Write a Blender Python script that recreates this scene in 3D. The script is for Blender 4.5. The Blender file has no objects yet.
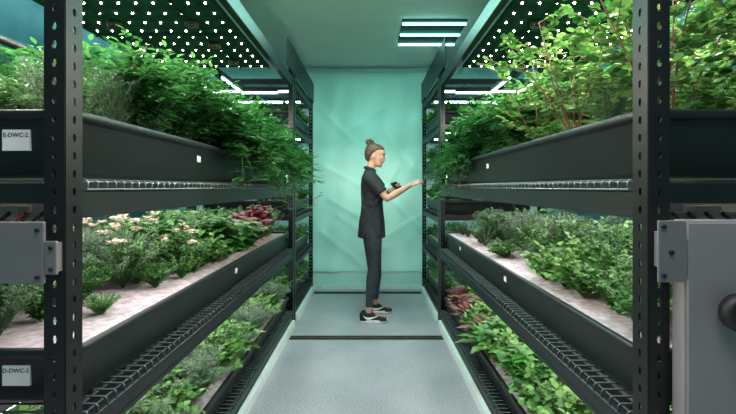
import bpy, math, random
from mathutils import Vector, Matrix, Euler
R = random.Random(7)
scene = bpy.context.scene
COL = scene.collection
scene.view_settings.view_transform = 'Standard'
scene.view_settings.look = 'None'
scene.view_settings.exposure = 0.0

# ------------------------------------------------------------------ materials
def newmat(name):
    m = bpy.data.materials.new(name); m.use_nodes = True
    nt = m.node_tree
    return m, nt, nt.nodes['Principled BSDF']

def mat(name, col, rough=0.5, metal=0.0, var=0.12, scale=12.0, bump=0.0, bscale=60.0, spec=0.5):
    m, nt, b = newmat(name)
    tc = nt.nodes.new('ShaderNodeTexCoord')
    nz = nt.nodes.new('ShaderNodeTexNoise'); nz.inputs['Scale'].default_value = scale
    nz.inputs['Detail'].default_value = 4
    nt.links.new(tc.outputs['Object'], nz.inputs['Vector'])
    cr = nt.nodes.new('ShaderNodeValToRGB')
    cr.color_ramp.elements[0].position = 0.3; cr.color_ramp.elements[1].position = 0.7
    cr.color_ramp.elements[0].color = tuple(c*(1-var) for c in col)+(1,)
    cr.color_ramp.elements[1].color = tuple(min(1, c*(1+var)) for c in col)+(1,)
    nt.links.new(nz.outputs['Fac'], cr.inputs['Fac'])
    nt.links.new(cr.outputs['Color'], b.inputs['Base Color'])
    b.inputs['Roughness'].default_value = rough
    b.inputs['Metallic'].default_value = metal
    b.inputs['Specular IOR Level'].default_value = spec
    if bump > 0:
        n2 = nt.nodes.new('ShaderNodeTexNoise'); n2.inputs['Scale'].default_value = bscale
        nt.links.new(tc.outputs['Object'], n2.inputs['Vector'])
        bp = nt.nodes.new('ShaderNodeBump'); bp.inputs['Strength'].default_value = bump
        bp.inputs['Distance'].default_value = 0.01
        nt.links.new(n2.outputs['Fac'], bp.inputs['Height'])
        nt.links.new(bp.outputs['Normal'], b.inputs['Normal'])
    return m

def emit(name, col, s):
    m = bpy.data.materials.new(name); m.use_nodes = True
    nt = m.node_tree; nt.nodes.clear()
    e = nt.nodes.new('ShaderNodeEmission'); o = nt.nodes.new('ShaderNodeOutputMaterial')
    e.inputs['Color'].default_value = (*col, 1); e.inputs['Strength'].default_value = s
    nt.links.new(e.outputs[0], o.inputs[0])
    return m

def leafmat(name, dark, light, rough=0.45, trans=0.3, third=None):
    m, nt, b = newmat(name)
    g = nt.nodes.new('ShaderNodeNewGeometry')
    oi = nt.nodes.new('ShaderNodeObjectInfo')
    ma = nt.nodes.new('ShaderNodeMath'); ma.operation = 'MULTIPLY_ADD'
    ma.inputs[1].default_value = 0.7
    mb_ = nt.nodes.new('ShaderNodeMath'); mb_.operation = 'MULTIPLY'; mb_.inputs[1].default_value = 0.3
    nt.links.new(oi.outputs['Random'], mb_.inputs[0])
    nt.links.new(g.outputs['Random Per Island'], ma.inputs[0])
    nt.links.new(mb_.outputs[0], ma.inputs[2])
    cr = nt.nodes.new('ShaderNodeValToRGB')
    cr.color_ramp.elements[0].color = (*dark, 1); cr.color_ramp.elements[1].color = (*light, 1)
    cr.color_ramp.elements[0].position = 0.15; cr.color_ramp.elements[1].position = 0.95
    if third:
        e = cr.color_ramp.elements.new(0.55); e.color = (*third, 1)
    nt.links.new(ma.outputs[0], cr.inputs['Fac'])
    nt.links.new(cr.outputs['Color'], b.inputs['Base Color'])
    b.inputs['Roughness'].default_value = rough
    b.inputs['Specular IOR Level'].default_value = 0.35
    tr = nt.nodes.new('ShaderNodeBsdfTranslucent'); nt.links.new(cr.outputs['Color'], tr.inputs['Color'])
    mx = nt.nodes.new('ShaderNodeMixShader'); mx.inputs[0].default_value = trans
    out = nt.nodes['Material Output']
    nt.links.new(b.outputs[0], mx.inputs[1]); nt.links.new(tr.outputs[0], mx.inputs[2])
    nt.links.new(mx.outputs[0], out.inputs['Surface'])
    return m

M = {}
M['black'] = mat('black_powder_coat', (0.005, 0.007, 0.0075), 0.42, 0.0, 0.2, 20)
M['tray'] = mat('black_plastic', (0.008, 0.014, 0.0145), 0.45, 0.0, 0.2, 6)
M['wire'] = mat('zinc_wire', (0.25, 0.3, 0.3), 0.4, 0.9, 0.1)
M['wire2'] = mat('dull_dark_wire', (0.09, 0.11, 0.11), 0.5, 0.8, 0.1)
M['foam'] = mat('white_foam', (0.62, 0.53, 0.57), 0.8, 0, 0.36, 30, 0.3, 60)
M['plinth'] = mat('pale_grey_steel', (0.78, 0.85, 0.83), 0.45, 0, 0.08)
M['steel'] = mat('brushed_steel', (0.20, 0.205, 0.21), 0.42, 0.3, 0.08, 8)
M['cab'] = mat('grey_enamel', (0.25, 0.25, 0.255), 0.4, 0.1, 0.06, 5)
M['rubber'] = mat('black_rubber', (0.01, 0.01, 0.011), 0.55)
M['white'] = mat('white_label', (0.9, 0.9, 0.9), 0.6, 0, 0.04)
M['ink'] = mat('black_ink', (0.01, 0.01, 0.01), 0.6)
M['panel'] = mat('dark_light_panel', (0.010, 0.034, 0.035), 0.95, 0.0, 0.3, 14, spec=0.02)
M['reflector'] = mat('teal_grey_reflector', (0.03, 0.09, 0.085), 0.8, 0.0, 0.1, 14, spec=0.05)
M['led'] = emit('warm_led', (1.0, 0.84, 0.58), 34)
M['bar'] = emit('pinkish_white_led_bar', (1.0, 0.93, 0.92), 15)
M['bar3'] = emit('white_led_bar', (1.0, 0.95, 0.9), 15)
M['tube'] = emit('cyan_tube', (0.36, 0.95, 0.88), 9)
M['tube2'] = emit('cyan_white_tube', (0.65, 1.0, 0.93), 11)
M['redc'] = mat('red_cable', (0.25, 0.03, 0.02), 0.5)
M['beige'] = mat('beige_plastic', (0.35, 0.32, 0.27), 0.5)
M['stem'] = mat('green_stem', (0.09, 0.16, 0.04), 0.6)
M['bstem'] = mat('brown_stem', (0.2, 0.11, 0.07), 0.7)
M['channel'] = mat('rusty_dark_steel', (0.06, 0.055, 0.045), 0.55, 0.3, 0.4, 30)
M['skin'] = mat('skin', (0.52, 0.29, 0.21), 0.5, 0, 0.06)
M['hair'] = mat('brown_hair', (0.075, 0.032, 0.017), 0.5, 0, 0.6, 60, 0.6, 90)
M['tunic'] = mat('charcoal_cloth', (0.013, 0.015, 0.020), 0.85, 0, 0.3, 20, 0.6, 22)
M['jeans'] = mat('dark_grey_denim', (0.024, 0.034, 0.040), 0.8, 0, 0.4, 30, 0.6, 24)
M['shoe'] = mat('black_knit', (0.008, 0.008, 0.01), 0.7)
M['sole'] = mat('white_rubber', (0.85, 0.87, 0.85), 0.5, 0, 0.03)
M['eye'] = mat('eye_white', (0.8, 0.8, 0.8), 0.2)
M['iris'] = mat('dark_iris', (0.03, 0.02, 0.01), 0.2)
M['lip'] = mat('lip', (0.45, 0.17, 0.14), 0.5)
M['glass'] = mat('black_screen', (0.01, 0.01, 0.012), 0.15)
M['petal'] = leafmat('pale_petal', (0.7, 0.52, 0.42), (0.92, 0.9, 0.78), 0.6, 0.3)

L = {}
L['marigold'] = leafmat('dark_green_leaf', (0.010, 0.07, 0.018), (0.10, 0.34, 0.085))
L['feather'] = leafmat('grey_green_leaf', (0.04, 0.11, 0.06), (0.26, 0.42, 0.25))
L['basil'] = leafmat('basil_leaf', (0.018, 0.12, 0.02), (0.12, 0.42, 0.07))
L['round'] = leafmat('round_leaf', (0.025, 0.14, 0.025), (0.25, 0.5, 0.13), trans=0.3)
L['red'] = leafmat('red_leaf', (0.06, 0.008, 0.015), (0.36, 0.04, 0.08), third=(0.17, 0.02, 0.04))
L['lettuce'] = leafmat('light_green_leaf', (0.04, 0.18, 0.035), (0.28, 0.52, 0.14))
L['redlettuce'] = leafmat('red_green_leaf', (0.12, 0.03, 0.035), (0.12, 0.34, 0.08), third=(0.30, 0.08, 0.09))
L['herb'] = leafmat('mid_green_leaf', (0.02, 0.13, 0.03), (0.21, 0.46, 0.14))

# ------------------------------------------------------------------ mesh builder
class MB:
    def __init__(s): s.v = []; s.f = []; s.sm = []
    def box(s, x0, x1, y0, y1, z0, z1):
        x0, x1 = sorted((x0, x1)); y0, y1 = sorted((y0, y1)); z0, z1 = sorted((z0, z1))
        b = len(s.v)
        s.v += [(x0,y0,z0),(x1,y0,z0),(x1,y1,z0),(x0,y1,z0),(x0,y0,z1),(x1,y0,z1),(x1,y1,z1),(x0,y1,z1)]
        for q in ((0,3,2,1),(4,5,6,7),(0,1,5,4),(1,2,6,5),(2,3,7,6),(3,0,4,7)):
            s.f.append(tuple(b+i for i in q)); s.sm.append(False)
        return s
    def tube(s, path, rad, n=6, flat=1.0, flatdir=None, cap=True):
        path = [Vector(p) for p in path]
        if not hasattr(rad, '__len__'): rad = [rad]*len(path)
        ref = None; rings = []
        for i, p in enumerate(path):
            if i == 0: d = path[1]-path[0]
            elif i == len(path)-1: d = path[-1]-path[-2]
            else: d = (path[i+1]-path[i]).normalized()+(path[i]-path[i-1]).normalized()
            if d.length < 1e-9: d = Vector((0,0,1))
            d.normalize()
            if ref is None:
                ref = Vector(flatdir) if flatdir is not None else (Vector((0,0,1)) if abs(d.z) < .9 else Vector((1,0,0)))
            u = ref - d*ref.dot(d)
            if u.length < 1e-6: u = Vector((1,0,0)).cross(d)
            u.normalize(); ref = u.copy() if flatdir is None else ref
            w = d.cross(u)
            ring = []
            for k in range(n):
                a = 2*math.pi*k/n
                q = p + u*(math.cos(a)*rad[i]*flat) + w*(math.sin(a)*rad[i])
                ring.append(len(s.v)); s.v.append(tuple(q))
            rings.append(ring)
        for a, b in zip(rings, rings[1:]):
            for k in range(n):
                s.f.append((a[k], a[(k+1)%n], b[(k+1)%n], b[k])); s.sm.append(True)
        if cap:
            s.f.append(tuple(reversed(rings[0]))); s.sm.append(False)
            s.f.append(tuple(rings[-1])); s.sm.append(False)
        return s
    def rings(s, rr, n=24, p=2.0):
        R_ = []
        for cx, cy, cz, rx, ry in rr:
            ring = []
            for k in range(n):
                a = 2*math.pi*k/n; c, q = math.cos(a), math.sin(a)
                ring.append(len(s.v))
                s.v.append((cx+rx*math.copysign(abs(c)**(2/p), c), cy+ry*math.copysign(abs(q)**(2/p), q), cz))
            R_.append(ring)
        for a, b in zip(R_, R_[1:]):
            for k in range(n):
                s.f.append((a[k], a[(k+1)%n], b[(k+1)%n], b[k])); s.sm.append(True)
        s.f.append(tuple(reversed(R_[0]))); s.sm.append(False)
        s.f.append(tuple(R_[-1])); s.sm.append(False)
        return s
    def ell(s, c, r, rot=None, n=16, m=10):
        c = Vector(c); mt = Euler(rot).to_matrix() if rot else Matrix.Identity(3)
        b = len(s.v)
        s.v.append(tuple(c+mt@Vector((0,0,-r[2]))))
        for i in range(1, m):
            t = math.pi*i/m
            for k in range(n):
                a = 2*math.pi*k/n
                s.v.append(tuple(c+mt@Vector((r[0]*math.sin(t)*math.cos(a), r[1]*math.sin(t)*math.sin(a), -r[2]*math.cos(t)))))
        s.v.append(tuple(c+mt@Vector((0,0,r[2])))); top = len(s.v)-1
        for k in range(n):
            s.f.append((b, b+1+(k+1)%n, b+1+k)); s.sm.append(True)
            o = b+1+(m-2)*n
            s.f.append((o+k, o+(k+1)%n, top)); s.sm.append(True)
        for i in range(m-2):
            for k in range(n):
                o = b+1+i*n
                s.f.append((o+k, o+(k+1)%n, o+n+(k+1)%n, o+n+k)); s.sm.append(True)
        return s
    def leaf(s, base, d, up, Ln, W, fold=0.25, curl=0.0, shape=0):
        d = Vector(d).normalized(); up = Vector(up)
        side = d.cross(up)
        if side.length < 1e-4: side = d.cross(Vector((1,0,0.1)))
        side.normalize(); nrm = side.cross(d)
        base = Vector(base); b = len(s.v)
        if shape == 0: prof = ((0.35, 1.0), (0.7, 0.75))
        else: prof = ((0.25, 1.0), (0.75, 1.0))
        P = [base]
        for t, w in prof:
            c = base + d*(Ln*t) - nrm*(curl*Ln*t*t)
            lift = nrm*(fold*W*w)
            P += [c-side*(W*w)+lift, c, c+side*(W*w)+lift]
        P.append(base+d*Ln-nrm*(curl*Ln))
        s.v += [tuple(p) for p in P]
        for q in ((0,2,1),(0,3,2),(1,2,5,4),(2,3,6,5),(4,5,7),(5,6,7)):
            s.f.append(tuple(b+i for i in q)); s.sm.append(True)
    def mesh(s, name, off=(0,0,0)):
        me = bpy.data.meshes.new(name)
        ox, oy, oz = off
        me.from_pydata([(x-ox, y-oy, z-oz) for x, y, z in s.v], [], s.f)
        me.polygons.foreach_set('use_smooth', s.sm)
        me.update()
        return me

def wl(o):
    v = Vector(o.location)
    while o.parent: o = o.parent; v += o.location
    return v

def bevel(o, w, seg=2):
    b = o.modifiers.new('bevel', 'BEVEL'); b.width = w; b.segments = seg; b.limit_method = 'ANGLE'
def thing(name, label, cat, loc, mb=None, m=None, group=None, kind=None, bev=0):
    me = mb.mesh(name, loc) if mb else None
    o = bpy.data.objects.new(name, me); o.location = loc
    COL.objects.link(o)
    if m: me.materials.append(m)
    if label: o['label'] = label
    if cat: o['category'] = cat
    if group: o['group'] = group
    if kind: o['kind'] = kind
    if bev: bevel(o, bev)
    return o
def part(name, parent, mb, m, label=None, bev=0, at=None):
    pw = wl(parent); at = Vector(at) if at is not None else pw
    o = bpy.data.objects.new(name, mb.mesh(name, at)); o.parent = parent
    o.location = at-pw
    o.data.materials.append(m); COL.objects.link(o)
    if label: o['label'] = label
    if bev: bevel(o, bev)
    return o

# ------------------------------------------------------------------ room
H = 2.71; YB = 4.9; XW = 2.35
def struct(name, mb, m): return thing(name, None, None, (0,0,0), mb, m, kind='structure')

mf, nt, b = newmat('speckled_epoxy_floor')
tc = nt.nodes.new('ShaderNodeTexCoord')
vz = nt.nodes.new('ShaderNodeTexNoise'); vz.inputs['Scale'].default_value = 120; vz.inputs['Detail'].default_value = 6
nt.links.new(tc.outputs['Object'], vz.inputs['Vector'])
n2 = nt.nodes.new('ShaderNodeTexNoise'); n2.inputs['Scale'].default_value = 2.5; n2.inputs['Detail'].default_value = 5
nt.links.new(tc.outputs['Object'], n2.inputs['Vector'])
cr = nt.nodes.new('ShaderNodeValToRGB')
cr.color_ramp.elements[0].position = 0.34; cr.color_ramp.elements[0].color = (0.29, 0.28, 0.31, 1)
cr.color_ramp.elements[1].position = 0.66; cr.color_ramp.elements[1].color = (0.60, 0.57, 0.63, 1)
nt.links.new(vz.outputs['Fac'], cr.inputs['Fac'])
mx = nt.nodes.new('ShaderNodeMixRGB'); mx.blend_type = 'MULTIPLY'; mx.inputs[0].default_value = 0.6
c2 = nt.nodes.new('ShaderNodeValToRGB')
c2.color_ramp.elements[0].position = .3; c2.color_ramp.elements[0].color = (.65, .66, .68, 1)
c2.color_ramp.elements[1].position = .65
nt.links.new(n2.outputs['Fac'], c2.inputs['Fac'])
nt.links.new(cr.outputs[0], mx.inputs[1]); nt.links.new(c2.outputs[0], mx.inputs[2])
nt.links.new(mx.outputs[0], b.inputs['Base Color']); b.inputs['Roughness'].default_value = 0.38

struct('floor', MB().box(-XW, XW, -1.5, YB, -0.05, 0), mf)
mw = mat('pale_mint_wall', (0.5, 0.82, 0.75), 0.7, 0, 0.05, 3)
mc = mat('teal_grey_ceiling', (0.74, 0.83, 0.81), 0.8, 0, 0.03, 2)
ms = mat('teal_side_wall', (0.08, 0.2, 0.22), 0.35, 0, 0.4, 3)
struct('wall_back', MB().box(-XW, XW, YB, YB+0.08, 0, H), mw)
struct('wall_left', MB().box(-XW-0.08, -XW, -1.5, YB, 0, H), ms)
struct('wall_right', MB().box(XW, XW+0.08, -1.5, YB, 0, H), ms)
struct('ceiling', MB().box(-XW, XW, -1.5, YB, H, H+0.05), mc)
struct('baseboard_back', MB().box(-0.68, 0.62, YB-0.012, YB, 0, 0.05), mat('mint_baseboard', (0.6, 0.8, 0.75), 0.5))

mb = MB(); nx, nz = 100, 120; x0, x1, z0, z1 = -0.82, 0.78, 0.22, 2.66
def sheetd(x, z):
    d = 0.007*math.sin(x*9+z*1.5)+0.005*math.sin(x*23-z*3)
    for (ax, az, bx, bz, w, h) in ((-.5,1.1,.1,.75,.03,.009),(-.05,.75,.35,1.5,.03,.009),(-.55,1.5,.0,1.2,.03,.008),(-.1,.45,.6,.9,.03,.009),(-.6,.7,-.1,.3,.035,.009),(.1,2.0,.5,1.5,.035,.008),(-.6,2.2,-.2,1.8,.035,.007),(-.4,.9,.2,.5,.03,.008),(.15,1.2,.6,.75,.03,.008),(-.3,1.9,.3,2.3,.04,.006)):
        vx, vz_ = bx-ax, bz-az; t = ((x-ax)*vx+(z-az)*vz_)/(vx*vx+vz_*vz_)
        tt = max(0, min(1, t)); dd = math.hypot(x-ax-tt*vx, z-az-tt*vz_)
        d += h*math.exp(-(dd/w)**2)
    return d
for j in range(nz+1):
    for i in range(nx+1):
        x = x0+(x1-x0)*i/nx; z = z0+(z1-z0)*j/nz
        mb.v.append((x, YB-0.02-sheetd(x, z), z))
for j in range(nz):
    for i in range(nx):
        a = j*(nx+1)+i; mb.f.append((a, a+1, a+nx+2, a+nx+1)); mb.sm.append(True)
m_sh = mat('mint_sheet', (0.56, 0.92, 0.83), 0.42, 0, 0.05, 2)
sh = thing('hanging_sheet', 'pale mint creased plastic sheet hanging on the end wall', 'curtain', (0, YB-0.02, z0), mb, m_sh)
part('curtain_rod', sh, MB().tube([(x0, YB-0.045, z1), (x1, YB-0.045, z1)], 0.014, 10), M['plinth'])
for y0_, y1_ in ((3.275, 3.335), (4.69, 4.74)):
    mb = MB().box(-0.66, 0.60, y0_, y1_, 0.0, 0.006).box(-0.66, 0.60, y0_, y0_+0.01, 0.0, 0.012).box(-0.66, 0.60, y1_-0.01, y1_, 0, 0.012)
    thing('floor_channel', 'dark rusty steel drain channel cover set across floor', 'drain cover', (0, y0_, 0), mb, M['channel'], group='floor drain channels')

def ceil_light(x0, x1, y0, y1, n=3):
    xm = (x0+x1)/2
    f = thing('ceiling_light', 'slim ceiling light with three cyan white tubes', 'ceiling light', (xm, (y0+y1)/2, H-0.03),
              MB().box(x0, x1, y0, y1, H-0.014, H-0.001), M['reflector'], group='ceiling lights')
    for k in range(n):
        y = y0+.03+(y1-y0-.06)*k/(n-1)
        part('light_tube', f, MB().tube([(x0+.005, y, H-0.03), (x1-.005, y, H-0.03)], 0.010, 8), M['tube'])
ceil_light(0.28, 0.85, 3.48, 4.05)
ceil_light(-1.0, -0.4, 1.1, 1.7)  # this and the next: out-of-view fixtures added for more aisle light
ceil_light(0.3, 0.95, 1.1, 1.7)
for a, b_ in ((-2.2, -1.75), (1.75, 2.2)):
    ceil_light(a, b_, 0.9, 2.2); ceil_light(a, b_, 3.0, 4.3)  # unseen outer fixtures, added to light the side walls teal

# ------------------------------------------------------------------ racks
FACE = {-1: 0.695, 1: 0.635}
DEPTH = 0.95
def perf(mb, o, u, v, width, height, pitch, hw, hh):
    o = Vector(o); u = Vector(u); v = Vector(v); n = int(height/pitch)
    for i in range(n):
        c = o+v*(pitch*(i+.5))+u*(width/2); b_ = len(mb.v)
        out = [(-1,-1),(0,-1),(1,-1),(1,0),(1,1),(0,1),(-1,1),(-1,0)]
        inn = [(-.6,-1),(0,-1.1),(.6,-1),(1,0),(.6,1),(0,1.1),(-.6,1),(-1,0)]
        for a in out: mb.v.append(tuple(c+u*(a[0]*width/2)+v*(a[1]*pitch/2)))
        for a in inn: mb.v.append(tuple(c+u*(a[0]*hw)+v*(a[1]*hh)))
        for k in range(8):
            k2 = (k+1) % 8
            mb.f.append((b_+k, b_+k2, b_+8+k2, b_+8+k)); mb.sm.append(False)

def post(rack, xa, ya, h, yd, xd):
    mb = MB()
    perf(mb, (xa, ya, 0), (xd, 0, 0), (0,0,1), 0.047, h, 0.042, 0.0055, 0.0085)
    perf(mb, (xa, ya, 0), (0, yd, 0), (0,0,1), 0.052, h, 0.042, 0.0055, 0.0085)
    o = part('upright_post', rack, mb, M['black'], at=(xa, ya, 0))
    so = o.modifiers.new('s', 'SOLIDIFY'); so.thickness = 0.004; so.offset = 0
    return o

def make_rack(s, y0, y1, levels, top, h, bay):
    f = FACE[s]
    rk = thing('storage_rack', 'black perforated steel shelving rack of plant trays along aisle', 'rack', (s*(f+DEPTH/2), (y0+y1)/2, 0), None, None, group='grow racks')
    for (x, xd) in ((s*f, s), (s*(f+DEPTH), -s)):
        post(rk, x, y0, h, 1, xd); post(rk, x, y1, h, -1, xd)
    for li, z in enumerate(levels):
        zt = z; bh = 0.085 if bay == 1 else 0.07
        for x in (f+0.004, f+DEPTH-0.044):
            mb = MB().box(s*x, s*(x+0.04), y0+0.055, y1-0.055, zt-0.012-bh, zt-0.012)
            mb.box(s*(x-0.003), s*(x+0.0), y0+0.055, y1-0.055, zt-0.012-bh, zt-0.012-bh+0.012)
            part('shelf_beam', rk, mb, M['tray'])
        for y in (y0+0.006, y1-0.04):
            part('end_beam', rk, MB().box(s*(f+0.048), s*(f+DEPTH-0.048), y, y+0.034, zt-0.06, zt-0.012), M['black'], bev=0.003)
        mb = MB(); wx0, wx1 = f-0.006, f+DEPTH-0.01
        step = 0.036; n = int((y1-y0-0.12)/step)
        wr = .0025 if li == 2 else .0034; dz = .028
        for i in range(n):
            y = y0+0.065+i*step
            mb.tube([(s*wx1, y, zt-0.004), (s*(wx0+.006), y, zt-0.004), (s*wx0, y, zt-0.010), (s*wx0, y, zt-dz)], wr, 5)
        for (x, zz) in ((wx0, zt-dz), (wx0+0.01, zt-0.009), (wx0+.3, zt-.009), (wx0+.6, zt-.009), (wx1, zt-.009)):
            mb.tube([(s*x, y0+0.06, zz), (s*x, y1-0.06, zz)], wr, 6)
        part('wire_deck', rk, mb, M['black'] if bay == 2 else (M['wire'] if li == 2 else M['wire2']), 'galvanised wire shelf deck')
    for x in (f+0.004, f+DEPTH-0.044):
        part('shelf_beam', rk, MB().box(s*x, s*(x+0.04), y0+.055, y1-.055, top, top+0.09), M['black'], bev=0.003)
    part('base_rail', rk, MB().box(s*(f-0.025), s*(f+0.05), y0+0.06, y1-0.06, 0.0, 0.06), M['plinth'], 'pale grey steel base rail', bev=0.003)
    part('base_rail', rk, MB().box(s*(f+DEPTH-0.05), s*(f+DEPTH), y0+0.06, y1-0.06, 0.0, 0.068), M['plinth'])
    part('cross_brace', rk, MB().tube([(s*(f+DEPTH-.02), y0+.05, 1.9), (s*(f+DEPTH-.02), y1-.05, 1.9)], 0.02, 4), M['black'])
    return rk

def make_tray(s, y0, y1, z0, z1):
    f = FACE[s]; xa, xb = f+0.035, f+DEPTH-0.06
    cx = s*(xa+xb)/2; cy = (y0+y1)/2; hx = (xb-xa)/2; hy = (y1-y0)/2
    mb = MB(); nc = 6
    def loop(hx_, hy_, z, rad):
        L_ = []
        for (sx, sy, a0) in ((1,1,0),(-1,1,.5*math.pi),(-1,-1,math.pi),(1,-1,1.5*math.pi)):
            for k in range(nc+1):
                a = a0+.5*math.pi*k/nc
                L_.append(len(mb.v)); mb.v.append((cx+sx*(hx_-rad)+math.cos(a)*rad, cy+sy*(hy_-rad)+math.sin(a)*rad, z))
        return L_
    h = z1-z0; loops = []
    for (ix, z, r_) in ((.024,0,.02),(.016,.004,.03),(.012,.012,.03),(.011,.014,.03),(.005,h-.025,.037),(.004,h-.023,.038),(-.008,h-.020,.046),(-.012,h-.018,.047),(-.014,h-.014,.048),(-.014,h-.003,.048),(-.012,h+.001,.047),(-.008,h+.003,.045),(.002,h+.003,.038),(.006,h+.001,.034),(.010,h-.012,.03),(.014,.014,.03),(.016,.012,.03)):
        loops.append(loop(hx-ix, hy-ix, z0+z, r_))
    for a, b_ in zip(loops, loops[1:]):
        n = len(a)
        for k in range(n): mb.f.append((a[k], a[(k+1)%n], b_[(k+1)%n], b_[k])); mb.sm.append(True)
    mb.f.append(tuple(reversed(loops[0]))); mb.sm.append(False)
    mb.f.append(tuple(loops[-1])); mb.sm.append(False)
    tr = thing('grow_tray', 'long black plastic hydroponic tray on wire shelf', 'tray', (cx, cy, z0), mb, M['tray'], group='black grow trays')
    n = 2 if y1-y0 > 2 else 1
    for i in range(n):
        ya = y0+0.018+(y1-y0-.036)*i/n; yb = y0+0.014+(y1-y0-.036)*(i+1)/n
        rm = MB().box(s*(xa+.018), s*(xb-.018), ya, yb, z1-0.045, z1-0.012)
        thing('foam_raft', 'white foam planting raft lying inside black tray', 'planting raft', (cx, (ya+yb)/2, z1-0.045), rm, M['foam'], group='foam rafts', bev=0.002)
    return tr

def text(parent, body, loc, rot, size):
    cu = bpy.data.curves.new('lettering', 'FONT'); cu.body = body; cu.size = size
    cu.align_x = 'CENTER'; cu.extrude = 0.0003
    tmp = bpy.data.objects.new('tmp', cu); COL.objects.link(tmp)
    bpy.context.view_layer.update()
    dg = bpy.context.evaluated_depsgraph_get()
    me = bpy.data.meshes.new_from_object(tmp.evaluated_get(dg))
    bpy.data.objects.remove(tmp)
    me.materials.clear(); me.materials.append(M['ink'])
    o = bpy.data.objects.new('lettering', me); o.parent = parent
    o.location = Vector(loc)-wl(parent); o.rotation_euler = rot; COL.objects.link(o)
    return o

B1 = (0.912, 3.64); B2 = (3.68, 4.86)
LV1 = (0.155, 0.705, 1.272)
LV2 = (0.155, 0.58, 1.0, 1.42, 1.84, 2.26)
trays = {}
for s in (-1, 1):
    make_rack(s, B1[0], B1[1], LV1, 2.16, 2.5, 1)
    make_rack(s, B2[0], B2[1], LV2, 2.42, 2.52, 2)
    f = FACE[s]
    thing('top_fascia', 'black flat steel fascia panel on top of rack', 'panel', (s*(f+.02), 4.2, 2.3),
          MB().box(s*(f-.012), s*(f-.004), 3.32, 4.86, 2.27, 2.5), M['black'], group='rack fascia panels', bev=.002)
    for i, z in enumerate(LV1):
        h = (0.115, 0.145, 0.165)[i]
        t = make_tray(s, B1[0]+0.075, B1[1]-0.075, z+.001, z+h)
        trays[(s, i)] = (t, z+h-0.012)
    for i, z in enumerate(LV2[:-1]):
        t = make_tray(s, B2[0]+0.07, B2[1]-0.07, z+.001, z+0.12)
        trays[(s, 10+i)] = (t, z+0.12-0.012)

def sticker(tr, c, w, h, side):
    x, y, z = c
    if side == 0: mb = MB().box(x-w/2, x+w/2, y-0.001, y+.006, z-h/2, z+h/2)
    else: mb = MB().box(x+side*.008, x-side*0.001, y-w/2, y+w/2, z-h/2, z+h/2)
    return part('paper_label', tr, mb, M['white'], 'white printed paper label')
yf = B1[0]+0.075+0.0035
t = trays[(-1, 2)][0]; p = sticker(t, (-0.876, yf, 1.366), 0.068, 0.052, 0); text(p, 'E-DWC-2', (-0.876, yf-.002, 1.374), (math.pi/2,0,0), 0.0150)
t = trays[(-1, 1)][0]; p = sticker(t, (-0.876, yf, 0.783), 0.068, 0.050, 0); text(p, 'D-DWC-3', (-0.876, yf-.002, 0.791), (math.pi/2,0,0), 0.0150)
for s, i, y, z in ((-1,2,1.72,1.37),(1,2,2.3,1.37),(-1,1,2.2,.79),(1,1,2.0,.79),(1,1,3.0,.79)):
    sticker(trays[(s, i)][0], (s*(FACE[s]+0.041), y, z), 0.035, 0.026, s)

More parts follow.
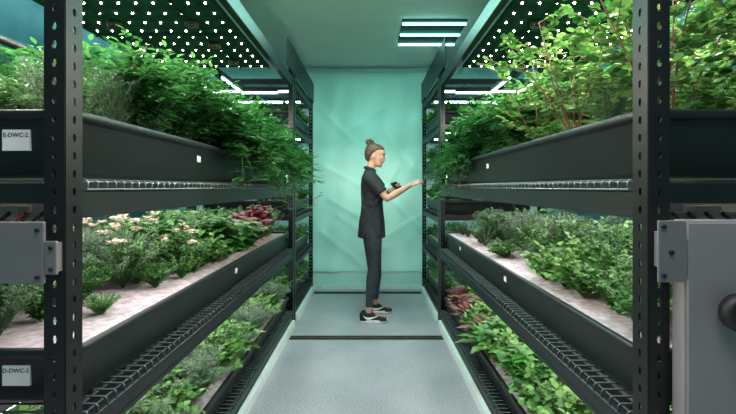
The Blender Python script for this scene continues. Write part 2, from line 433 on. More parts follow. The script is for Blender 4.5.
# ------------------------------------------------------------------ LED fixtures of the top tier
for s in (-1, 1):
    f = FACE[s]
    for k in range(3):
        ya, yb = 0.99+k*0.66, 0.99+k*0.66+0.65
        xa, xb = f+0.05, f+DEPTH-0.06
        pan = thing('led_fixture', 'dark flat grow light studded with warm white LEDs', 'grow light', (s*(xa+xb)/2, (ya+yb)/2, 2.13),
                    MB().box(s*xa, s*xb, ya, yb, 2.135, 2.15), M['panel'], group='LED grow light fixtures')
        mb = MB()
        for q in range(5):
            x = xa+(xb-xa)*(q+0.0)/4
            mb.box(s*(x-.004), s*(x+.004), ya, yb, 2.128, 2.135)
        mb.box(s*xa, s*xb, ya, ya+.012, 2.12, 2.135)
        part('frame', pan, mb, M['panel'])
        for i in range(10):
            for j in range(6):
                if k == 0 and j < 1: continue
                x = xa+0.045+(xb-xa-0.09)*i/9; y = ya+0.04+j*0.114
                if i in (2, 7) and j in (1, 4): continue
                mb = MB().ell((s*x, y, 2.132), (.0052, .0052, .0052), n=8, m=5)
                part('led_lamp', pan, mb, M['led'], at=(s*x, y, 2.13))
        # added spot lamps giving plants most of the LEDs' light; show as dots
        for i in (1, 4.5, 8):
            for j in (0.5, 3.5):
                x = xa+0.045+(xb-xa-0.09)*i/9; y = ya+0.04+j*0.114
                l = bpy.data.lights.new('led_fill_spot', 'SPOT'); l.spot_size = math.radians(172); l.spot_blend = .35
                l.energy = 13; l.shadow_soft_size = .009; l.color = (1, .93, .8)
                lo = bpy.data.objects.new('led_fill_spot', l); lo.parent = pan; lo.location = Vector((s*x, y, 2.118))-wl(pan); COL.objects.link(lo)
        for i in (2, 7):
            for j in (1, 4):
                x = xa+0.045+(xb-xa-0.09)*i/9; y = ya+0.04+j*0.114
                mb = MB().tube([(s*x, y, 2.135), (s*x, y, 2.112)], 0.036, 16)
                mb.tube([(s*x, y, 2.112), (s*x, y, 2.106)], 0.014, 10)
                for q in range(8):
                    a = q*math.pi/4
                    mb.box(s*x-.0025+0.024*math.cos(a), s*x+.0025+0.024*math.cos(a), y-.006+.024*math.sin(a), y+.006+.024*math.sin(a), 2.107, 2.113)
                part('cooling_fan', pan, mb, M['rubber'], 'small black round cooling fan')
    for (xa, ya, xb, yb) in ((f+.42, 3.02, f+.42, 3.52), (f+.12, 3.5, f+.40, 3.5), (f+.66, 3.02, f+.66, 3.52)):
        bar = thing('tube_light', 'cyan white tube light fixed under rack shelf', 'tube light', (s*xa, ya, 2.09),
                    MB().box(min(s*xa, s*xb)-.010, max(s*xa, s*xb)+.010, ya-.010, yb+.010, 2.085, 2.11), M['black'], group='rack tube lights')
        part('light_tube', bar, MB().tube([(s*xa, ya, 2.074), (s*xb, yb, 2.074)], 0.008, 8), M['tube2'])
    for lv, m_ in ((1.272, M['bar']), (0.705, M['bar3'])):
        for q in range(4):
            x = f+0.14+q*0.22
            bar = thing('grow_light_bar', 'slim white LED grow light bar under the shelf', 'grow light', (s*x, 2.28, lv-0.07),
                        MB().box(s*(x-.022), s*(x+.022), 1.0, 3.55, lv-.09, lv-.062), M['steel'], group='under shelf light bars')
            part('light_strip', bar, MB().box(s*(x-.017), s*(x+.017), 1.02, 3.53, lv-.094, lv-.09), m_)
    for lv in LV2[1:]:
        for q in range(2):
            y = 4.0+q*0.5
            bar = thing('tube_light', 'cyan white tube light fixed under rack shelf', 'tube light', (s*(f+.47), y, lv-0.03),
                        MB().box(s*(f+.08), s*(f+.86), y-.02, y+.02, lv-.045, lv-.02), M['black'], group='rack tube lights')
            part('light_tube', bar, MB().tube([(s*(f+.09), y, lv-.056), (s*(f+.85), y, lv-.056)], 0.010, 8), M['tube2'])

# ------------------------------------------------------------------ plants
def gen(kind, seed):
    r = random.Random(seed); st = MB(); fo = MB(); fl = None
    def stem(h, sp, droop, n=6, rr=0.0035, az=None, base=(0,0,0), lean=1.0):
        az = r.uniform(0, 2*math.pi) if az is None else az
        q = sp*math.sqrt(r.uniform(0.05, 1)); hh = h*r.uniform(0.75, 1.05)*(1-0.25*q/sp)
        wob = r.uniform(-.4, .4); pts = []
        for i in range(n+1):
            t = i/n
            a = az+wob*t
            pts.append(Vector((base[0]+math.cos(a)*q*t**lean, base[1]+math.sin(a)*q*t**lean, base[2]+hh*t-droop*q*t*t)))
        st.tube(pts, [rr*(1-.6*i/n) for i in range(n+1)], 4, cap=False)
        return pts
    def rdir(up=0.3):
        a = r.uniform(0, 2*math.pi); return Vector((math.cos(a), math.sin(a), r.uniform(-.3, .8)*1.0+up*.3)).normalized()
    def along(pts, t):
        t = min(.999, max(0, t))*(len(pts)-1); i = int(t); return pts[i].lerp(pts[i+1], t-i)
    UP = Vector((0,0,1))
    def pinnate(p, n, t0):
        for k in range(n):
            b_ = along(p, t0+(1-t0)*k/(n-1)); d = rdir(.2); Lr = r.uniform(.045, .08)
            for m_ in range(4):
                q = b_+d*(Lr*(m_+1)/4)-UP*(0.015*((m_+1)/4)**2)
                sd = d.cross(UP).normalized()
                for g in (-1, 1):
                    fo.leaf(q, d*.6+sd*g+Vector((0,0,-.1)), UP+d*.2, r.uniform(.026, .040), .0085, .2, .1)
            fo.leaf(b_+d*Lr, d, UP, .038, .009, .2, .2)
    if kind == 'marigold':
        for _ in range(22): pinnate(stem(0.42, 0.19, 0.5), 16, .2)
    elif kind == 'trailing':
        for _ in range(20):
            pinnate(stem(r.uniform(.1, .3), 0.30, r.uniform(.6, 1.5), az=r.uniform(-1.1, 1.1), lean=.8), 15, .15)
    elif kind == 'feather':
        for _ in range(30):
            p = stem(0.3, 0.14, 0.2, rr=.002)
            for k in range(26):
                b_ = along(p, 0.1+0.9*k/25)
                for g in range(4):
                    fo.leaf(b_, rdir(.6), UP, r.uniform(.018, .036), .0017, .1, .1)
    elif kind == 'basil':
        for _ in range(12):
            p = stem(0.3, 0.13, 0.1)
            for k in range(7):
                b_ = along(p, 0.2+0.8*k/6); a = r.uniform(0, 6.28)
                for g in range(4):
                    aa = a+g*1.57; d = Vector((math.cos(aa), math.sin(aa), r.uniform(-.1, .6)))
                    fo.leaf(b_, d, UP, r.uniform(.045, .075), r.uniform(.015, .023), .25, .35)
    elif kind == 'tall_round':
        for _ in range(6):
            p = stem(0.66, 0.25, 0.2, n=8, rr=.0042)
            for k in range(9):
                b_ = along(p, 0.2+0.8*k/8); d = rdir(.5); Lr = r.uniform(.1, .22)
                st.tube([b_, b_+d*Lr], .0016, 4, cap=False)
                for m_ in range(6):
                    q = b_+d*(Lr*(m_+2)/7)
                    for g in range(2):
                        fo.leaf(q, rdir(.2), UP+rdir()*.7, r.uniform(.022, .034), r.uniform(.010, .015), .1, .15, 1)
    elif kind == 'round':
        for _ in range(44):
            p = stem(0.2, 0.15, 0.35, rr=.002)
            for k in range(9):
                b_ = along(p, .2+.8*k/8); d = rdir(.4)
                fo.leaf(b_, d, UP+rdir()*.5, r.uniform(.018, .032), r.uniform(.007, .012), .15, .2, 1)
                fo.leaf(b_, -d+UP*.4, UP+rdir()*.5, r.uniform(.018, .03), r.uniform(.007, .011), .15, .2, 1)
    elif kind == 'red':
        for _ in range(10):
            p = stem(0.24, 0.13, 0.1)
            for k in range(6):
                b_ = along(p, 0.3+0.7*k/5); a = r.uniform(0, 6.28)
                for g in range(4):
                    aa = a+g*1.57; d = Vector((math.cos(aa), math.sin(aa), r.uniform(-.1, .6)))
                    fo.leaf(b_, d, UP, r.uniform(.05, .08), r.uniform(.016, .023), .3, .4)
    elif kind in ('lettuce', 'redlettuce'):
        for k in range(40):
            ring = k/40
            a = k*2.4+r.uniform(-.2, .2); d = Vector((math.cos(a), math.sin(a), 0.5+2.0*ring))
            Ln = 0.13*(1-.4*ring)*r.uniform(.8, 1.2)
            q = d.normalized()*r.uniform(.02, .05)
            st.tube([(0,0,0), tuple(q)], .003, 4, cap=False)
            fo.leaf(q, d, UP, Ln, .02, .35, .45, 1)
            fo.leaf(q, d+rdir()*.4, UP, Ln*.85, .016, .5, .3, 0)
    elif kind == 'herb':
        for _ in range(38):
            p = stem(0.2, 0.13, 0.2, rr=.002)
            for k in range(11):
                b_ = along(p, .1+.9*k/10)
                for g in range(4):
                    fo.leaf(b_, rdir(.4), UP, r.uniform(.014, .026), r.uniform(.004, .008), .2, .2)
    elif kind == 'flower':
        fl = MB()
        for _ in range(32):
            p = stem(0.26, 0.15, 0.1, rr=.002)
            for k in range(10):
                b_ = along(p, .05+.82*k/9)
                for g in range(4):
                    fo.leaf(b_, rdir(.4), UP, r.uniform(.02, .036), r.uniform(.005, .008), .2, .2)
            c = p[-1]+Vector((0, 0, .014))
            if _ % 5 == 0:
                for g in range(26):
                    d = rdir(.9)
                    fl.leaf(c+d*r.uniform(.005, .015), d, UP, .012, .005, .1, .1, 1)
    return st, fo, fl

INFO = {
 'marigold': ('marigold_plant', 'bushy dark green plant with feathered leaflets in tray', 'marigold', 'stem', 3),
 'trailing': ('trailing_marigold_plant', 'dark green feathered plant spilling over the tray lip', 'marigold', 'stem', 3),
 'feather': ('dill_plant', 'feathery grey green herb growing in white raft', 'feather', 'stem', 2),
 'basil': ('basil_plant', 'leafy bright green basil plant growing in tray', 'basil', 'stem', 2),
 'tall_round': ('moringa_plant', 'tall thin-stemmed plant with small round light leaves', 'round', 'bstem', 4),
 'round': ('watercress_plant', 'low spreading plant with small round green leaves', 'round', 'stem', 2),
 'red': ('coleus_plant', 'dark red broad-leaved plant growing in tray', 'red', 'stem', 2),
 'lettuce': ('lettuce_plant', 'light green lettuce rosette growing in white raft', 'lettuce', 'stem', 2),
 'redlettuce': ('red_lettuce_plant', 'red and green lettuce rosette growing in raft', 'redlettuce', 'stem', 2),
 'herb': ('herb_plant', 'small-leaved green herb clump growing in white raft', 'herb', 'stem', 3),
 'flower': ('flowering_herb_plant', 'green herb with pale whitish flower heads', 'herb', 'stem', 2),
}
HT_ = {'marigold': .42, 'trailing': .2, 'feather': .33, 'basil': .34, 'tall_round': .74, 'round': .22, 'red': .28, 'lettuce': .19, 'redlettuce': .19, 'herb': .22, 'flower': .30}
LIB = {}
for i, (k, (nm, lab, lm, sm_, nv)) in enumerate(INFO.items()):
    for v in range(nv):
        st, fo, fl = gen(k, 100+i*10+v)
        ms_ = st.mesh(nm+'_stems'); ms_.materials.append(M[sm_])
        mo = fo.mesh(nm+'_foliage'); mo.materials.append(L[lm])
        mfl = None
        if fl: mfl = fl.mesh(nm+'_blossoms'); mfl.materials.append(M['petal'])
        LIB.setdefault(k, []).append((ms_, mo, mfl))

def plant(k, x, y, z, sc=1.0, v=None, sz=None, rz=None, cap=9):
    nm, lab, lm, sm_, nv = INFO[k]
    ms_, mo, mfl = LIB[k][R.randrange(nv) if v is None else v]
    o = bpy.data.objects.new(nm, ms_); COL.objects.link(o)
    o.location = (x, y, z)
    o.rotation_euler = (R.uniform(-.06,.06), R.uniform(-.06,.06), R.uniform(0, 6.28) if rz is None else rz)
    q = sc*R.uniform(.9, 1.12); zz = min(q*(sz or 1), cap*R.uniform(.78, 1)/HT_[k]); o.scale = (q, q, zz)
    o['label'] = lab; o['category'] = 'plant'; o['group'] = lab.split(' ')[0]+' '+nm.replace('_', ' ')+'s in trays'
    c = bpy.data.objects.new('foliage', mo); c.parent = o; COL.objects.link(c)
    if mfl:
        c = bpy.data.objects.new('blossoms', mfl); c.parent = o; COL.objects.link(c)
    return o

CAPS = {0: .32, 1: .335, 2: .68}
def fill(s, key, chooser, x0, x1, y0, y1, dx, dy):
    z = trays[(s, key)][1]; f = FACE[s]
    nx = int(round((x1-x0)/dx))+1; ny = int(round((y1-y0)/dy))+1
    for i in range(nx):
        for j in range(ny):
            a = x0+(x1-x0)*i/max(1, nx-1); y = y0+(y1-y0)*j/max(1, ny-1)
            res = chooser(a, y, i, j)
            if not res: continue
            k, sc, sz = res
            plant(k, s*(f+a+R.uniform(-.02, .02)), y+R.uniform(-.04, .04), z, sc, sz=sz, cap=CAPS.get(key, .22))

def ul(a, y, i, j):
    if y < 1.4: return (R.choice(['feather', 'herb', 'feather', 'round']), .85, 1.0)
    if y < 1.7: return (R.choice(['marigold', 'feather', 'marigold']), .85, 1)
    return ('marigold', 1.15 if i else 1.0, 1.05)
fill(-1, 2, ul, 0.14, 0.78, 1.1, 3.42, .21, .2)
def ur(a, y, i, j):
    if y < 2.0:
        if (i+j) % 2 == 0: return ('tall_round', .98, 1.0)
        return (R.choice(['round', 'herb', 'feather', 'round']), .75, 1)
    return ('marigold', 1.05, 1.05)
fill(1, 2, ur, 0.17, 0.76, 1.14, 3.42, .21, .2)
for y in (2.0, 2.2, 2.4, 2.6, 2.8, 3.0, 3.2, 3.4): plant('trailing', -(FACE[-1]+.05), y, trays[(-1, 2)][1]+.05, 1.05, rz=R.uniform(-.2, .2))
for y in (2.7, 2.95, 3.2, 3.4): plant('trailing', FACE[1]+.09, y, trays[(1, 2)][1]+.03, .85, rz=math.pi+R.uniform(-.2, .2))
def ll(a, y, i, j):
    if y < 1.5:
        if i == 0: return (R.choice(['herb', 'feather']), .5, .8) if j % 2 else None
        if i == 1: return (R.choice(['feather', 'herb']), .8, 1.2)
        return (R.choice(['feather', 'feather', 'flower']), 1.15, 1.15)
    if y < 1.8: return (R.choice(['flower', 'feather', 'feather']), 1.1, 1.2) if i else ('herb', .7, 1)
    if y < 2.15: return (R.choice(['herb', 'round', 'flower']), .95, 1.15) if i == 0 else (R.choice(['flower', 'flower', 'basil', 'feather']), 1.15, 1.15)
    if y < 2.7: return ('basil', 1.25, 1.2) if i < 2 else (R.choice(['herb', 'feather', 'basil']), 1.4, 1.4)
    if y < 3.15: return ('red', 1.15, 1.2) if (i == 0) else (R.choice(['basil', 'feather', 'herb']), 1.2, 1.4)
    return (R.choice(['herb', 'feather', 'basil']), 1.2, 1.3)
fill(-1, 1, ll, 0.17, 0.80, 1.1, 3.42, .16, .16)
def lr(a, y, i, j):
    if i == 0:
        if y < 1.75: return (R.choice(['round', 'herb']), .95, 1.15)
        return (R.choice(['herb', 'round', 'feather']), .6, .9) if (j % 3) else None
    if y < 2.1: return (R.choice(['round', 'herb', 'round', 'feather']), 1.2, 1.5)
    if y < 2.9: return (R.choice(['feather', 'feather', 'herb', 'basil']), 1.05, 1.15)
    return (R.choice(['herb', 'marigold', 'feather']), .85, 1.0)
fill(1, 1, lr, 0.16, 0.80, 1.15, 3.42, .16, .16)
fill(-1, 0, lambda a, y, i, j: (R.choice(['herb', 'round', 'feather', 'lettuce']), 1.25, 1.3), 0.13, 0.6, 1.4, 3.42, .17, .165)
def br(a, y, i, j):
    if y > 2.9 and i == 0: return ('red', .75, .8) if j % 2 else ('redlettuce', 1.1, 1)
    if y > 1.9: return (R.choice(['redlettuce', 'lettuce', 'round', 'basil', 'redlettuce']), 1.2, 1.1)
    return (R.choice(['round', 'basil', 'herb', 'redlettuce']), 1.15, 1.1)
fill(1, 0, br, 0.13, 0.6, 1.3, 3.42, .17, .16)
for s in (-1, 1):
    for lv in range(5):
        fill(s, 10+lv, lambda a, y, i, j: (R.choice(['herb', 'lettuce', 'round', 'herb']), .85, 1.0), 0.10, 0.34, 3.84, 4.70, .2, .2)

# ------------------------------------------------------------------ near equipment
mb = MB().box(-1.12, -0.722, 0.885, 0.893, 1.035, 1.173).box(-0.722, -0.694, 0.885, 0.893, 1.055, 1.13)
bk = thing('mounting_plate', 'brushed grey steel plate bolted to the rack post', 'metal plate', (-0.9, 0.89, 1.03), mb, M['steel'], bev=0.003)
for x, z in ((-.705, 1.068), (-.705, 1.115), (-.735, 1.05), (-.735, 1.155)):
    part('bolt', bk, MB().tube([(x, .885, z), (x, .880, z)], .0045, 8), M['rubber'])
part('clamp', bk, MB().box(-.738, -.70, .893, .912, 1.06, 1.125), M['steel'])
mb = MB().box(0.618, 0.678, 0.857, 0.862, 1.045, 1.178).box(0.645, 0.665, 0.862, 0.91, 1.07, 1.15)
bk = thing('mounting_bracket', 'small grey steel bracket bolted to the rack post', 'metal bracket', (0.66, 0.86, 1.04), mb, M['steel'], bev=0.002)
for x, z in ((.628, 1.165), (.628, 1.06), (.645, 1.11)):
    part('bolt', bk, MB().tube([(x, .857, z), (x, .852, z)], .005, 8), M['rubber'])
mb = MB().box(0.680, 1.15, 0.866, 0.904, 0.0, 1.178)
cb = thing('control_cabinet', 'tall grey enamelled metal cabinet with black round knob', 'cabinet', (0.92, 0.88, 0), mb, M['cab'], bev=0.006)
part('door', cb, MB().box(0.686, 1.144, 0.862, 0.866, 0.01, 1.172), M['cab'], bev=0.0015)
part('knob', cb, MB().tube([(.770, .862, .988), (.770, .848, .988), (.770, .842, .988), (.770, .822, .988), (.770, .815, .988)], [.02, .02, .038, .04, .033], 28), M['rubber'], 'black rubber rotary knob')
for s in (-1, 1):
    f = FACE[s]
    mb = MB().box(s*(f+.06), s*(f+.36), 0.955, 0.985, 1.165, 1.19).box(s*(f+.14), s*(f+.2), .95, .99, 1.15, 1.205)
    pm = thing('cable_duct', 'beige plastic cable duct below the tray', 'cable duct', (s*(f+.17), .97, 1.16), mb, M['beige'], bev=.003)
    for k in range(5):
        x = f+.08+.04*k
        part('cable', pm, MB().tube([(s*x, .95, 1.19), (s*(x+.01), .94, 1.175), (s*(x+.03), .945, 1.16), (s*(x+.06), .955, 1.17)], .004, 6), M['redc'] if (k == 1 and s < 0) else M['rubber'])

# ------------------------------------------------------------------ person
PC = Vector((0.0, 3.83, 0.0))
def P(x, y, z): return (PC.x+x, PC.y+y, z)
def hand(mb, wrist, d, nrm, thumb, curl, Lp=0.08):
    w = Vector(wrist); d = Vector(d).normalized(); n_ = Vector(nrm); n_ = (n_-d*n_.dot(d)).normalized()
    t = Vector(thumb); t = (t-d*t.dot(d)-n_*t.dot(n_)).normalized()
    mb.tube([w-d*.01, w+d*.02, w+d*.05, w+d*Lp, w+d*(Lp+.006)], [.022, .030, .037, .037, .028], 12, flat=.36, flatdir=n_)
    for i, ln in enumerate((.066, .074, .068, .054)):
        off = t*(.0285-.019*i); p = w+d*(Lp-.005)+off; pts = [p]; dd = d.copy(); ang = 0
        for k, fr in enumerate((.45, .3, .25)):
            ang += curl[k]*(.75+.28*i)
            dd = d*math.cos(ang)-n_*math.sin(ang); p = p+dd*(ln*fr); pts.append(p)
        mb.tube(pts, [.0088, .0082, .0076, .0062], 8)
    p = w+d*.022+t*.024; dd = (d*.7+t*.6-n_*.45).normalized(); p1 = p+dd*.034; d2 = (d-t*.1-n_*.55).normalized()
    mb.tube([p-dd*.012, p, p1, p1+d2*.024, p1+d2*.036], [.012, .0125, .0105, .0092, .007], 8)

body = MB()
body.rings([P(.02,0,.84)+(.09,.13), P(.02,0,.92)+(.105,.155), P(.02,0,1.0)+(.09,.135), P(.02,0,1.08)+(.08,.115), P(.025,0,1.18)+(.09,.13), P(.025,0,1.27)+(.1,.145), P(.01,0,1.34)+(.075,.15), P(.0,0,1.375)+(.055,.11), P(.0,0,1.40)+(.045,.05)], 28, 2.2)
body.tube([P(-.01,0,1.35), P(.0,0,1.41), P(.02,0,1.47), P(.035,0,1.51)], [.055, .045, .043, .046], 16)
RS, RE, RW = P(-.01,-.145,1.335), P(.155,-.2,1.145), P(.375,-.14,1.268)
LS, LE, LW = P(.0,.15,1.335), P(.11,.19,1.14), P(.19,.05,1.215)
def lerp(a, b, t): return tuple(Vector(a).lerp(Vector(b), t))
for S_, E_, W_ in ((RS, RE, RW), (LS, LE, LW)):
    body.tube([lerp(S_, E_, -.08), S_, lerp(S_, E_, .35), lerp(S_, E_, .8), E_, lerp(E_, W_, .25), lerp(E_, W_, .7), W_, lerp(E_, W_, 1.06)],
              [.035, .046, .041, .034, .034, .035, .027, .0215, .021], 14)
hand(body, RW, (1, .05, .42), (-.3, -.55, .8), (0, .8, .6), (.3, .45, .4))
hand(body, LW, (.85, -.5, .25), (.1, .5, -.8), (.3, .7, .6), (.5, .6, .5))
HR, KR, AR = P(.02,-.085,.88), P(.03,-.115,.48), P(-.015,-.13,.09)
HL, KL, AL = P(.02,.085,.88), P(.06,.12,.48), P(.05,.15,.09)
for Hh, K, A in ((HR, KR, AR), (HL, KL, AL)):
    body.tube([lerp(Hh, K, -.1), Hh, lerp(Hh, K, .3), lerp(Hh, K, .75), K, lerp(K, A, .28), lerp(K, A, .6), lerp(K, A, .92), A],
              [.07, .08, .072, .050, .043, .046, .036, .028, .031], 16)
    a = Vector(A); body.tube([a+Vector((-.05,0,-.045)), a+Vector((0,0,-.03)), a+Vector((.08,0,-.05)), a+Vector((.15,0,-.06))], [.026, .034, .034, .02], 12)
TILT = Matrix.Rotation(0.22, 3, 'Y')
PV = Vector((.03, 0, 1.52))
def HT(v):
    x, y, z = v
    x = .03+(x-.03)*.94; y = y*.94; z = 1.462+(z-1.462)*.92
    return PC+PV+Vector((0,0,-.008))+TILT@(Vector((x, y, z))-PV)
def headpart(mb):
    mb.v = [tuple(HT(v)) for v in mb.v]; return mb
def prof(mb, rows, p=2.2):
    return mb.rings([((f+b_)/2, 0, z, (f-b_)/2, w) for z, b_, f, w in rows], 32, p)
hd = MB()
prof(hd, [(1.462,.07,.116,.02),(1.468,.045,.128,.034),(1.485,.015,.133,.046),(1.505,-.01,.130,.053),(1.522,-.03,.131,.058),(1.54,-.045,.132,.063),(1.56,-.052,.132,.067),(1.58,-.056,.127,.070),(1.598,-.058,.135,.073),(1.62,-.06,.134,.075),(1.645,-.056,.122,.072),(1.668,-.04,.098,.058),(1.684,-.015,.065,.036),(1.69,.01,.045,.014)])
hd.tube([(.124,0,1.594), (.136,0,1.572), (.150,0,1.549), (.147,0,1.541), (.122,0,1.536)], [.007,.0085,.010,.010,.012], 10)
for g in (-1, 1): hd.ell((.133, g*.009, 1.543), (.011,.008,.0075))
hd.ell((.130,0,1.522), (.009,.021,.0055)); hd.ell((.128,0,1.511), (.009,.018,.006))
hd.ell((.122,0,1.479), (.013,.018,.012))
for g in (-1, 1):
    hd.ell((.025, g*.075, 1.555), (.015,.006,.028), (0, -.2, g*.3))
    hd.ell((.090, g*.036, 1.548), (.026,.022,.022))
headpart(hd); o_ = len(body.v); body.v += hd.v; body.f += [tuple(i+o_ for i in f) for f in hd.f]; body.sm += hd.sm
per = thing('person', 'person in charcoal short-sleeved tunic and dark jeans reaching into shelf', 'person', tuple(PC), body, M['skin'])
def remesh(o, v, it=4, fac=.5):
    r_ = o.modifiers.new('r', 'REMESH'); r_.mode = 'VOXEL'; r_.voxel_size = v; r_.use_smooth_shade = True
    s_ = o.modifiers.new('s', 'SMOOTH'); s_.iterations = it; s_.factor = fac
remesh(per, .0036, 3, .5)
for g in (-1, 1):
    e = part('eye', per, headpart(MB().ell((.1145, g*.030, 1.578), (.0125,.0135,.009), n=12, m=8)), M['eye'])
    part('iris', e, headpart(MB().ell((.1255, g*.031, 1.577), (.003,.006,.0065), n=10, m=6)), M['iris'])
    part('eyelid', per, headpart(MB().tube([(.126, g*.014, 1.582), (.128, g*.03, 1.588), (.112, g*.047, 1.582)], .0034, 6)), M['hair'])
    part('eyebrow', per, headpart(MB().tube([(.136, g*.014, 1.600), (.131, g*.034, 1.606), (.113, g*.052, 1.601)], .0036, 6)), M['hair'])
part('lips', per, headpart(MB().ell((.1345,0,1.522), (.0065,.02,.0042)).ell((.132,0,1.512), (.0065,.017,.005))), M['lip'])
hr = MB()
prof(hr, [(1.495,-.03,-.005,.035),(1.515,-.05,.0,.056),(1.545,-.064,.010,.071),(1.575,-.071,.030,.0775),(1.60,-.073,.062,.080),(1.62,-.072,.095,.080),(1.64,-.068,.124,.077),(1.66,-.059,.120,.068),(1.678,-.040,.098,.052),(1.690,-.015,.07,.03),(1.694,.01,.045,.012)])
for k, (x, y, z, q) in enumerate(((-.044,0,1.690,.033),(-.064,.012,1.690,.024),(-.022,-.012,1.704,.024),(-.039,.014,1.715,.020),(-.054,-.02,1.680,.024),(-.024,.02,1.698,.022))):
    hr.ell((x, y, z), (q, q*.95, q*.8))
r = random.Random(3)
for k in range(16):
    a = r.uniform(0, 6.28); b0 = Vector((-.040, 0, 1.694)); d = Vector((math.cos(a), math.sin(a), r.uniform(-.1,.7))).normalized()
    hr.tube([b0, b0+d*.034, b0+d*.052+Vector((-.006,0,-.006))], [.009,.006,.002], 6)
for k in range(9):
    a = math.pi*(k/8-.5); x = .035+.075*math.cos(a); y = .077*math.sin(a)
    hr.tube([(x+.006, y*.98, 1.620+.022*math.cos(a)), (.03+.05*math.cos(a), y*.75, 1.674), (-.015, y*.15, 1.700)], [.004,.006,.007], 6)
h = part('hair', per, headpart(hr), M['hair'], 'brown hair tied in a loose knot'); remesh(h, .0035, 1)
tu = MB()
tu.rings([P(.015,0,.775)+(.134,.182), P(.015,0,.80)+(.132,.180), P(.018,0,.92)+(.123,.170), P(.02,0,1.0)+(.110,.155), P(.02,0,1.1)+(.102,.142), P(.026,0,1.2)+(.113,.148), P(.028,0,1.275)+(.116,.158), P(.008,0,1.335)+(.09,.162), P(.0,0,1.375)+(.064,.11), P(-.002,0,1.398)+(.054,.068), P(-.002,0,1.412)+(.051,.058)], 32, 2.3)
for S_, E_ in ((RS, RE), (LS, LE)):
    tu.tube([lerp(S_, E_, -.2), S_, lerp(S_, E_, .3), lerp(S_, E_, .62), lerp(S_, E_, .7)], [.043, .060, .056, .055, .054], 18)
F = [((.13,-.08,1.15),(.02,-.15,1.08),(-.08,-.1,1.1)), ((.12,-.1,.95),(.03,-.168,.9),(-.07,-.135,.84)), ((.14,-.05,1.22),(.07,-.13,1.12),(.02,-.15,1.02)), ((-.08,-.1,1.2),(-.06,-.12,1.05),(-.09,-.1,.9)), ((.1,-.12,1.24),(.04,-.15,1.2),(-.05,-.13,1.24)), ((.11,-.12,.88),(.08,-.15,.82),(.09,-.14,.78)), ((-.03,-.165,.9),(-.04,-.175,.83),(-.03,-.178,.78)), ((.12,-.08,1.05),(.05,-.14,1.0),(-.04,-.14,.97))]
for q in F: tu.tube([P(*v) for v in q], [.006, .016, .006], 8)
t = part('tunic', per, tu, M['tunic'], 'charcoal short-sleeved work tunic'); remesh(t, .006, 2)
part('collar', t, MB().tube([P(.052,-.02,1.395), P(.02,-.052,1.418), P(-.03,-.045,1.432), P(-.05,0,1.436), P(-.03,.045,1.432), P(.02,.052,1.418), P(.052,.02,1.395)], .010, 8, flat=1.6, flatdir=(0,0,1)), M['tunic'])
for S_, E_ in ((RS, RE), (LS, LE)):
    part('cuff', t, MB().tube([lerp(S_, E_, .66), lerp(S_, E_, .72)], [.057,.057], 18), M['tunic'])
part('pocket', t, MB().box(PC.x+.0, PC.x+.09, PC.y-.178, PC.y-.167, .83, .95), M['tunic'], bev=.003)
tr = MB()
for Hh, K, A in ((HR, KR, AR), (HL, KL, AL)):
    tr.tube([lerp(Hh, K, -.08), Hh, lerp(Hh, K, .3), lerp(Hh, K, .75), K, lerp(K, A, .25), lerp(K, A, .6), lerp(K, A, .84), lerp(K, A, .87)],
            [.08, .094, .088, .063, .051, .056, .042, .034, .034], 20)
    for t_ in (.9, .97, 1.0):
        q = lerp(Hh, K, t_); tr.tube([(q[0]-.03, q[1]-.037, q[2]), (q[0]+.03, q[1]-.040, q[2]+.015), (q[0]+.047, q[1], q[2]+.01)], [.004, .009, .004], 6)
    for t_ in (.62, .72, .82):
        q = lerp(K, A, t_); tr.tube([(q[0]-.03, q[1]-.022, q[2]+.01), (q[0], q[1]-.034, q[2]), (q[0]+.03, q[1]-.022, q[2]+.012)], [.003, .008, .003], 6)
tr.rings([P(.02,0,.84)+(.1,.14), P(.02,0,.92)+(.112,.160), P(.02,0,1.0)+(.098,.143)], 24, 2.2)
t = part('trousers', per, tr, M['jeans'], 'slim dark grey denim trousers'); remesh(t, .006, 2)
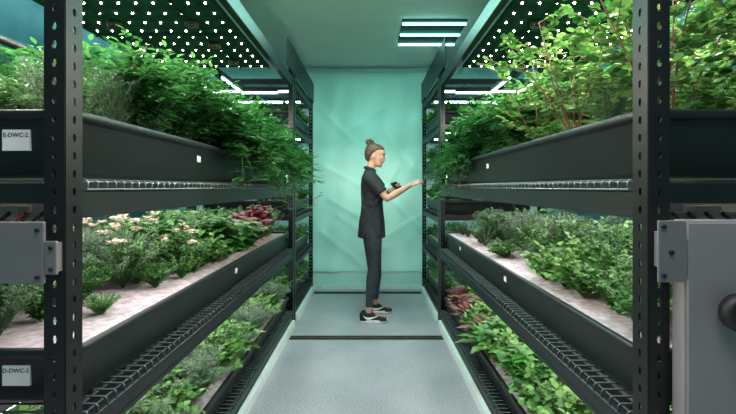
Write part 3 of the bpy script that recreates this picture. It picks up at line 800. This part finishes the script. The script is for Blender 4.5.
def shoe(A, label):
    ax, ay = A[0], A[1]
    up = MB()
    pf = [(-.082,.05,.018),(-.078,.085,.028),(-.06,.108,.036),(-.03,.112,.039),(.005,.108,.04),(.035,.092,.042),(.07,.072,.046),(.11,.060,.048),(.145,.050,.043),(.165,.040,.032),(.174,.028,.018)]
    n = 14; rings = []
    for x, hgt, w in pf:
        ring = []
        for k in range(n+1):
            a = math.pi*k/n
            ring.append(len(up.v)); up.v.append((ax+x, ay-math.cos(a)*w, .022+max(0, math.sin(a))**.7*(hgt-.022)))
        rings.append(ring)
    for a, b_ in zip(rings, rings[1:]):
        for k in range(n): up.f.append((a[k], b_[k], b_[k+1], a[k+1])); up.sm.append(True)
        up.f.append((a[n], b_[n], b_[0], a[0])); up.sm.append(False)
    up.f.append(tuple(rings[0])); up.sm.append(True); up.f.append(tuple(reversed(rings[-1]))); up.sm.append(True)
    so = part('shoe', per, up, M['shoe'], label, at=(ax, ay, 0))
    sl = MB(); m_ = 32; lo = []; hi = []
    for k in range(m_):
        a = 2*math.pi*k/m_; c, s_ = math.cos(a), math.sin(a)
        x = .045+.134*math.copysign(abs(c)**.85, c); w = (.050 if x > .05 else .043)
        y = w*math.copysign(abs(s_)**.75, s_)
        for z, lst, g in ((.001, lo, .96), (.031, hi, 1.0)):
            zz = z+(.008 if (x > .14 and z < .01) else 0); lst.append(len(sl.v)); sl.v.append((ax+.045+(x-.045)*g, ay+y*g, zz))
    for k in range(m_):
        k2 = (k+1) % m_; sl.f.append((lo[k], lo[k2], hi[k2], hi[k])); sl.sm.append(True)
    sl.f.append(tuple(reversed(lo))); sl.sm.append(False); sl.f.append(tuple(hi)); sl.sm.append(False)
    part('sole', so, sl, M['sole'], 'white rubber sole')
    lc = MB()
    for k in range(4):
        x = ax+.045+.018*k; z = .094-.011*k
        lc.tube([(x, ay-.025, z-.014), (x, ay, z), (x, ay+.025, z-.014)], .0025, 5)
    part('laces', so, lc, M['rubber'])
    sw = MB()
    C = [(-.045,.068,.002),(-.03,.055,.007),(-.012,.048,.010),(.008,.047,.0105),(.03,.051,.008),(.055,.058,.005),(.085,.067,.0015)]
    for (x, z, w) in C:
        yy = ay-.050+max(0, z-.035)*.3
        sw.v.append((ax+x, yy, z+w)); sw.v.append((ax+x, yy-.002, z-w))
    for k in range(len(C)-1): sw.f.append((2*k, 2*k+2, 2*k+3, 2*k+1)); sw.sm.append(False)
    o = part('logo', so, sw, M['sole'], 'white curved swoosh mark'); q = o.modifiers.new('s', 'SOLIDIFY'); q.thickness = .004; q.offset = 0
shoe(AR, 'black knit running shoe with white sole'); shoe(AL, 'black knit running shoe with white sole')
c = Vector(LW)+Vector((.075, -.055, .035))
po = bpy.data.objects.new('handheld_tablet', MB().box(-.045, .045, -.065, .065, -.007, .007).mesh('tablet')); po.data.materials.append(M['glass']); COL.objects.link(po)
po.location = c; po.rotation_euler = (.7, -.2, .9); po['label'] = 'small black handheld tablet held in one hand'; po['category'] = 'tablet'; bevel(po, .003)
e = bpy.data.objects.new('screen', MB().box(-.04, .04, -.058, .058, .007, .0078).mesh('screen')); e.data.materials.append(M['glass']); e.parent = po; COL.objects.link(e)
plant('basil', 0.70, 3.86, trays[(1, 12)][1], .75)

# ------------------------------------------------------------------ lights
def area(loc, rot, sx, sy, p, col):
    l = bpy.data.lights.new('added_fill', 'AREA'); l.shape = 'RECTANGLE'; l.size = sx; l.size_y = sy; l.energy = p; l.color = col
    o = bpy.data.objects.new('added_fill', l); o.location = loc; o.rotation_euler = rot; COL.objects.link(o); return o
area((0.0, 3.1, H-0.02), (0,0,0), .5, 1.2, 33, (.42, 1, .85))  # added fill, boosts the teal tube light on the end wall
area((0.0, 0.2, H-0.02), (0,0,0), 1.0, 1.6, 42, (1, .97, 1))  # added neutral fill that brightens the near floor
for s in (-1, 1):
    area((s*1.97, 2.5, H-0.05), (0,0,0), .3, 3.5, 14, (.35, .92, 1))  # added cyan fill over the outer gaps, tints the side walls

w = bpy.data.worlds.new('World'); scene.world = w; w.use_nodes = True
w.node_tree.nodes['Background'].inputs[0].default_value = (.22, .48, .45, 1)
w.node_tree.nodes['Background'].inputs[1].default_value = .38

cam = bpy.data.cameras.new('Camera'); co = bpy.data.objects.new('Camera', cam); COL.objects.link(co)
co.location = (0, 0, 1.25); co.rotation_euler = (math.pi/2, 0, 0)
cam.sensor_width = 36; cam.lens = 400/736*36; cam.clip_start = .02
cam.shift_x = -2/736; cam.shift_y = -20/736
scene.camera = co
